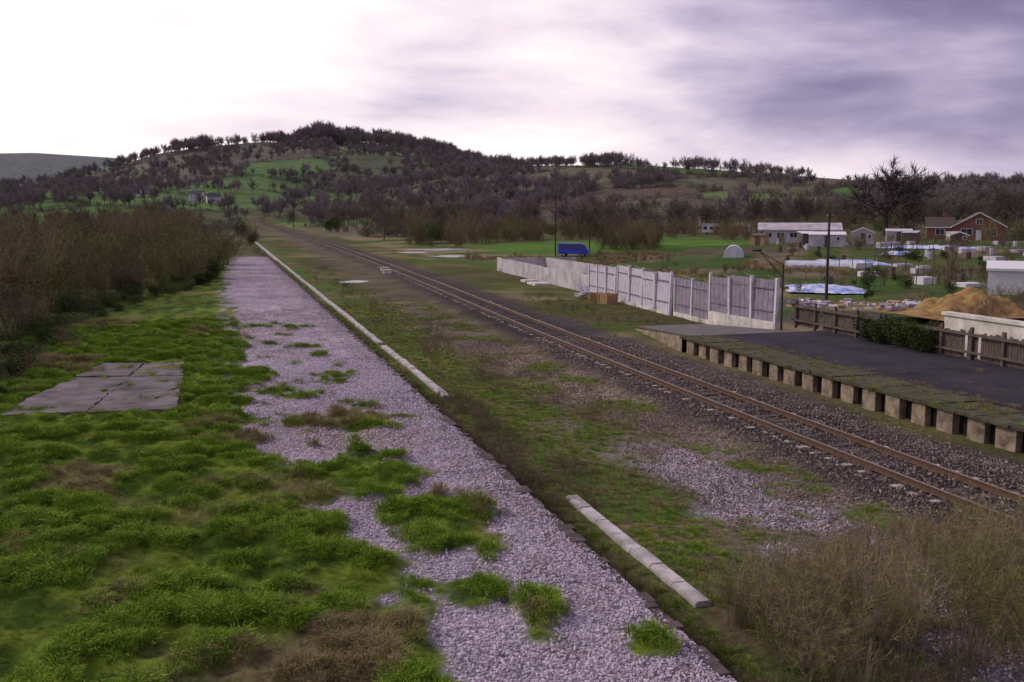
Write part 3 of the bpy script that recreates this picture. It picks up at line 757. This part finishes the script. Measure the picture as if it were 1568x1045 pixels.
def crestD(az): return interp(az,[-40,10,20,35,60],[1500,1500,950,700,650])
pts=[];bp=[]
for (a0,a1,h,cn) in ((-5.5,-2.2,14,65),(-2.2,-.2,20,60),(.9,2.0,12,5),(2.4,4.2,19,65),(4.2,5.2,24,50),(5.2,6.2,31,60),(6.2,8.2,24,100),(8.2,10.6,25,120),(10.6,13,22,120),(13,14.6,17,70),
    (15.3,16.4,15,35),(16.4,19.8,12,100),(20.4,22.4,13,70),(22.6,25,6,30),(26,26.5,14,5),(27,29,6,40),(29,33,9,110),(34,36,5,20),(36,40,5,60),(40,49,8,170)):
    for k in range(cn):
        az=U(a0,a1); D=crestD(az); r=D+U(-90,20); x,y=pol(az,r); pts.append((x,y,terr(x,y)-.5,h*U(.55,1.08)))
for k in range(5600):
    az=U(-16,48); D=crestD(az); q=R(); r0=interp(az,[-16,14,22,48],[700,520,400,350])
    r=D-(D-r0)*q**1.1; s=(r-r0)/(D-r0)
    x,y=pol(az,r)
    w=N(x,y,1/120.0,71)+.4*N(x,y,1/45.0,72)
    thr=interp(az,[-16,-8,-4,0,3,7,9,14,18,30,48],[.1,-.05,-.16,.0,.08,.04,-.18,-.16,.04,.03,.0])
    thr+= .12*(1-s)
    if s>.7 and 3.5<az<14: thr-=.3
    if w>thr: pts.append((x,y,terr(x,y)-.5,U(9,17)*(1 if az<16 else .75)))
for k in range(60000):
    az=U(-16,50); r=math.sqrt(U(280**2,1480**2))
    D=crestD(az)
    if r>D: continue
    x,y=pol(az,r)
    if abs(x-cx(y))<14: continue
    d0,d1,c=cell(x,y)
    if d1-d0<6:
        q=N(x,y,1/60.0,5)
        if q>.0 and R()<.3: pts.append((x,y,terr(x,y)-.3,U(6,15)))
        elif R()<.7: bp.append((x,y,terr(x,y)-.3,(U(4,8),U(4,8),U(2.2,5))))
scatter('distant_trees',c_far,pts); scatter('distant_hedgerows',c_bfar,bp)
pts=[];bp=[];ev=[]
for k in range(400):
    az=U(3,48); r=U(225,480)
    x,y=pol(az,r)
    if abs(x-cx(y))<16 or N(x,y,1/45.0,77)<.0: continue
    pts.append((x,y,H(x,y)-.2,U(6,12)))
for k in range(480):
    az=U(1.2,48); r=U(200,420); x,y=pol(az,r)
    if abs(x-cx(y))<13 or N(x,y,1/30.0,78)<-.0: continue
    (ev if R()<.15 else bp).append((x,y,H(x,y)-.2,U(2.5,6)))
for (u,r,h) in ((27.2,270,9),(30,262,13),(31,265,14),(32.2,270,13),(33.0,268,12),(28.3,250,8),(17.3,300,12),(17,285,10),(12,290,11),(13,300,12),(26.0,330,12),(39.5,260,10),(41,255,11),(42.5,262,13),(44,250,12),(45,250,13),(43.2,270,13),(6.5,420,14),(7.5,430,13),(8.6,420,15),(9,300,10),(10,280,11),(11,310,12),(4,430,10),(20,330,11)):
    x,y=pol(u,r); pts.append((x,y,H(x,y)-.2,h))
for k in range(130):
    az=U(-16,-1.0); r=U(200,560); x,y=pol(az,r); bp.append((x,y,H(x,y),U(3,7)))
    if R()<.3: pts.append((x,y,H(x,y),U(6,11)))
for k in range(36): bp.append((U(42,70),U(215,255),0,U(4,8)))
for k in range(14): bp.append((U(64,75),U(153,166),.3,U(4,6.2)))
for k in range(50):
    x=U(76,125); y=U(195,240); bp.append((x,y,H(x,y),U(2,5)))
for k in range(60):
    x=U(33,60);y=U(75,150); bp.append((x,y,H(x,y),U(.5,1.3)))
for k in range(60):
    x,y=pol(U(30,48),U(90,215)); bp.append((x,y,H(x,y),U(.8,2.6)))
for k in range(40):
    x,y=pol(U(39,48),U(60,110)); bp.append((x,y,H(x,y),U(.8,2.0)))
for k in range(45): ev.append((30.2+U(-.3,.4),U(36.5,41.2),.85,U(.5,1.4)))
for k in range(40):
    x,y=pol(U(33,47),U(80,150)); ev.append((x,y,H(x,y),U(.6,1.6)))
scatter('midground_trees',c_mid,pts); scatter('midground_scrub',c_thk,bp); scatter('evergreen_bushes',c_ev,ev)
m_oak=mat('oak_bark',(.09,.072,.065),var=.3)
best=None
for t in range(8):
    mb=MB(); tree_mesh(mb,h=20,tw=.0055,ntw=12,spread=1.25,trunk=.2,up=.12,kids=(9,5,5,5))
    hi=[v for v in mb.v if v[2]>7]; wx=max(v[0] for v in hi)-min(v[0] for v in hi); wy=max(v[1] for v in hi)-min(v[1] for v in hi); q=min(wx,wy)
    if best is None or q>best[0]: best=(q,mb)
x,y=pol(36.7,255); best[1].obj('oak_tree',[m_oak],loc=(x,y,H(x,y)-.2))
mb=MB(); tree_mesh(mb,h=12,tw=.006,ntw=10,spread=1.1)
x,y=pol(22.8,290); mb.obj('bare_tree',[m_oak],loc=(x,y,H(x,y)-.2))

# left thicket
bp=[];ev=[];ol=[]
def edgeX(y): return interp(y,[20,34,60,75,92,140,300],[-8.2,-8.3,-8.0,-5.0,-.3,.5,-2])
for k in range(430):
    y=U(22,270); dd=abs(random.gauss(0,1))*14+.3; x=edgeX(y)-dd+1.2*N(y,0,.1,3)
    if y>100 and R()<.3: continue
    v_=.5+1.6*abs(N(x,y,.12,91))
    h=(1.6+3.6*sm(0,7,dd))*U(.65,1.1)*min(1.3,v_+.25)
    if y<55: h*=.85
    if R()<.32: ol.append((x,y,.85,h*.85))
    else: bp.append((x,y,.85,h))
    if R()<.22: ev.append((x+U(0,1.5),y,.85,U(.8,2.4)))
for (x,y,h) in ((-1.5,96,4.8),(-.6,110,5),(-2.5,92,4),(-3.5,88,4.5),(.2,120,5)): ol.append((x,y,.8,h)); bp.append((x,y,.8,h*.9))
for k in range(60):
    y=U(24,92); ev.append((edgeX(y)+U(-1.4,.7),y,.8,(U(.8,1.7),U(.8,1.7),U(.5,1.4))))
scatter('bare_thicket',c_thk,bp); scatter('thicket_undergrowth',c_ev,ev); scatter('willow_scrub',c_olv,ol)

# grass on left platform
g=[];d=[]
def onslab(x,y): return 31.3<y<42.2 and -6.6<x<-1.5 and x>(-6.6+ (y-31.6)*.2)
for k in range(56000):
    y=10+ (R()**1.5)*48; x=U(-9,PX-.15)
    if y<10.5: continue
    if onslab(x,y) and R()<.985: continue
    m=gravmask(x,y)
    if R()<m*1.02: continue
    dr=N(x,y,.12,51)*.8+N(x,y,.5,52)*.8; dry=sm(1.4,.6,math.hypot((x-1.0)/1.5,(y-13.0)/1.3)+N(x,y,.5,52)+.3*N(x,y,1.6,53))
    clump=sm(-.22,.25,N(x,y,1.3,61)+.4*N(x,y,3.0,62))
    if R()>.15+.85*clump: continue
    s_=U(.5,1.05)*(.45+.75*clump)*(1+.25*sm(25,50,y))
    if dry>R()*.9 or dr>.44+U(-.15,.15): d.append((x,y,pz(x,y)-.01,s_*.9,U(-.2,.2),U(-.2,.2)))
    else: g.append((x,y,pz(x,y)-.01,s_,U(-.2,.2),U(-.2,.2)))
for k in range(26000):
    y=11+(R()**1.4)*65; x=U(7.3,15) if R()<.65 else U(19.6,30)
    if x>21.6 and y<57: 
        if 22.0<x<24.3 and y<45 and R()<.8: z=.83
        elif 24.3<=x<29.5 and y<45 and R()<.25*sm(.1,.3,N(x,y,.5,99)): z=.82
        else: continue
    else: z=H(x,y)
    c,st=nearcol(x,y)
    if x<21.6 and R()<st*1.15: continue
    if abs(x-8.05)<.3 and not 21.6<y<36.6: continue
    s_=U(.3,.85)
    if N(x,y,.35,2)+U(-.3,.3)>.0: (g if x<21 or R()<.5 else d).append((x,y,z-.01,s_))
    elif R()<.7: d.append((x,y,z-.01,s_*.9))
for k in range(2600):
    y=U(78,150); x=U(32,66)
    if N(x,y,.07,31)>.12: continue
    d.append((x,y,H(x,y),U(1.5,3.2)))
scatter('green_grass',c_gr,g); scatter('dry_grass',c_dry,d)
bp=[]
for k in range(70):
    y=U(21.5,36.5); s_=U(.35,.75); bp.append((U(6.9,8.8)+.5*N(y,0,.4,1),y,-.05,(s_*1.2,s_*1.2,s_*.9)))
for k in range(60):
    y=U(38,130); bp.append((U(8.8,12.5),y,0,U(.25,.75)))
for k in range(80):
    y=U(16,46); bp.append((U(8.8,14),y,0,U(.12,.38)))
for k in range(30): bp.append((U(23,29.4),U(57,80),0,U(.3,.6)))
for k in range(30): bp.append((U(6.7,10.5),U(11,15.2),-.1,U(.4,.85)))
for k in range(25): bp.append((U(-7.8,-6),U(20,60),.9,U(.5,1.1)))
for (x,y,h) in ((9.5,47,1.1),(10,48,1.0),(13,60,.8)): bp.append((x,y,0,h))
scatter('brambles',c_brm,bp)
sp=[]
for (x,y,h) in ((8.7,12.9,1.8),(9.3,13.4,1.7),(8.3,12.0,1.6),(9.0,14.4,1.5),(9.9,12.6,1.8),(9.5,14.0,1.6),(8.9,13.6,1.7),(11.6,12.6,1.9),(12.9,13.9,1.8),(11.4,11.2,1.8),(14.1,15.3,1.6),(10.4,14.6,1.3),(12.6,12.2,1.9),(13.6,13.2,1.9),(15.2,15.6,1.5),(12.0,13.4,1.7),(14.6,14.0,1.8),(10.8,13.6,1.5),(13.2,15.2,1.2),(12.2,15.6,1.1),(14.9,16.6,1.2),(11.0,15.8,1.0),(13.8,16.8,1.0)): sp.append((x,y,-.05,h))
scatter('bare_shrubs',c_shr,sp)
sk=[]
for k in range(60):
    x=U(8.2,15.5); y=U(11,16.5)+.25*(x-8); sk.append((x,y,-.05,(U(.6,1.1),U(.6,1.1),U(.5,1.25))))
scatter('dry_weeds',c_stk,sk)

# stones
p=[]
for k in range(36000):
    y=10.8+(R()**1.5)*30; x=U(.2,PX-.02)
    if gravmask(x,y)<.5+U(-.35,.3): continue
    p.append((x,y,pz(x,y)+.008,U(.03,.065)*(1+.3*sm(20,50,y)),U(0,3),U(0,3)))
for k in range(8000):
    y=U(10.8,29); x=U(9.6,14); c,st=nearcol(x,y)
    if c[2]<.25: continue
    p.append((x,y,H(x,y)+.01,U(.03,.07),U(0,3),U(0,3)))
scatter('pale_gravel',c_stp,p)
p=[]
for k in range(34000):
    y=12+(R()**1.4)*40; off=U(-6.5,3.8); x=cx(y)+off; c,st=nearcol(x,y)
    if R()>st or abs(abs(off)-.753)<.12: continue
    p.append((x,y,H(x,y)+.01,U(.04,.09)*(1+.4*sm(30,80,y)),U(0,3),U(0,3)))
scatter('track_ballast',c_std,p)

# ---------------- world, sun, camera
w=bpy.data.worlds.new('World'); scene.world=w; w.use_nodes=True; nt=w.node_tree; L=nt.links.new; nn=nt.nodes.new
bg=nt.nodes['Background']; bg.inputs['Strength'].default_value=.1
sky=nn('ShaderNodeTexSky'); sky.sky_type='NISHITA'; sky.sun_disc=False; sky.sun_elevation=math.radians(36); sky.sun_rotation=math.radians(-55)
tc=nn('ShaderNodeTexCoord'); mp=nn('ShaderNodeMapping'); mp.inputs['Scale'].default_value=(1,1,3.8); mp.inputs['Location'].default_value=(3.3,1.2,.4); L(tc.outputs['Generated'],mp.inputs['Vector'])
n1=nn('ShaderNodeTexNoise'); n1.inputs['Scale'].default_value=3.2; n1.inputs['Detail'].default_value=8; n1.inputs['Roughness'].default_value=.5; n1.inputs['Distortion'].default_value=.2; L(mp.outputs[0],n1.inputs['Vector'])
dt=nn('ShaderNodeVectorMath'); dt.operation='DOT_PRODUCT'; L(tc.outputs['Generated'],dt.inputs[0]); dt.inputs[1].default_value=(-.40,.90,.15)
mr=nn('ShaderNodeMapRange'); mr.inputs['From Min'].default_value=.35; mr.inputs['From Max'].default_value=.97; mr.inputs['To Min'].default_value=-.36; mr.inputs['To Max'].default_value=.42; L(dt.outputs['Value'],mr.inputs['Value'])
d2=nn('ShaderNodeVectorMath'); d2.operation='DOT_PRODUCT'; L(tc.outputs['Generated'],d2.inputs[0]); d2.inputs[1].default_value=(.58,.68,.45)
m2=nn('ShaderNodeMapRange'); m2.inputs['From Min'].default_value=.90; m2.inputs['From Max'].default_value=.975; m2.inputs['To Min'].default_value=0; m2.inputs['To Max'].default_value=-.42; L(d2.outputs['Value'],m2.inputs['Value'])
m1=nn('ShaderNodeMath'); m1.operation='MULTIPLY_ADD'; m1.inputs[1].default_value=1.8; L(n1.outputs['Fac'],m1.inputs[0]); L(mr.outputs['Result'],m1.inputs[2])
m3=nn('ShaderNodeMath'); m3.operation='ADD'; L(m1.outputs[0],m3.inputs[0]); L(m2.outputs['Result'],m3.inputs[1])
m4=nn('ShaderNodeMath'); m4.operation='SUBTRACT'; L(m3.outputs[0],m4.inputs[0]); m4.inputs[1].default_value=.17
cr=nn('ShaderNodeValToRGB'); e=cr.color_ramp.elements
e[0].position=.12; e[0].color=(.21,.165,.31,1); e[1].position=1.0; e[1].color=(1.1,1.0,1.0,1)
q=e.new(.36); q.color=(.36,.30,.47,1); q=e.new(.58); q.color=(.60,.51,.67,1); q=e.new(.8); q.color=(.94,.80,.88,1)
L(m4.outputs[0],cr.inputs['Fac'])
vs=nn('ShaderNodeVectorMath'); vs.operation='SCALE'; vs.inputs['Scale'].default_value=10.5; L(cr.outputs['Color'],vs.inputs[0])
mx=nn('ShaderNodeMix'); mx.data_type='RGBA'; mx.inputs[0].default_value=.93; L(sky.outputs[0],mx.inputs[6]); L(vs.outputs[0],mx.inputs[7]); L(mx.outputs[2],bg.inputs['Color'])
sd=bpy.data.lights.new('sun','SUN'); sd.energy=1.5; sd.angle=math.radians(10); sd.color=(1,.92,.84); so=bpy.data.objects.new('sun',sd); scene.collection.objects.link(so)
saz=math.radians(-55); sel=math.radians(36); dv=Vector((math.sin(saz)*math.cos(sel),math.cos(saz)*math.cos(sel),math.sin(sel))); so.rotation_euler=dv.to_track_quat('Z','Y').to_euler()
cd=bpy.data.cameras.new('camera'); cd.lens=35; cd.sensor_width=36; cd.clip_end=20000; cd.clip_start=.1; co=bpy.data.objects.new('camera',cd); scene.collection.objects.link(co)
co.location=(0,0,7); co.rotation_euler=(math.radians(90-7.38),0,math.radians(-16.29)); scene.camera=co
scene.view_settings.view_transform='Standard'; scene.view_settings.look='None'; scene.view_settings.exposure=0
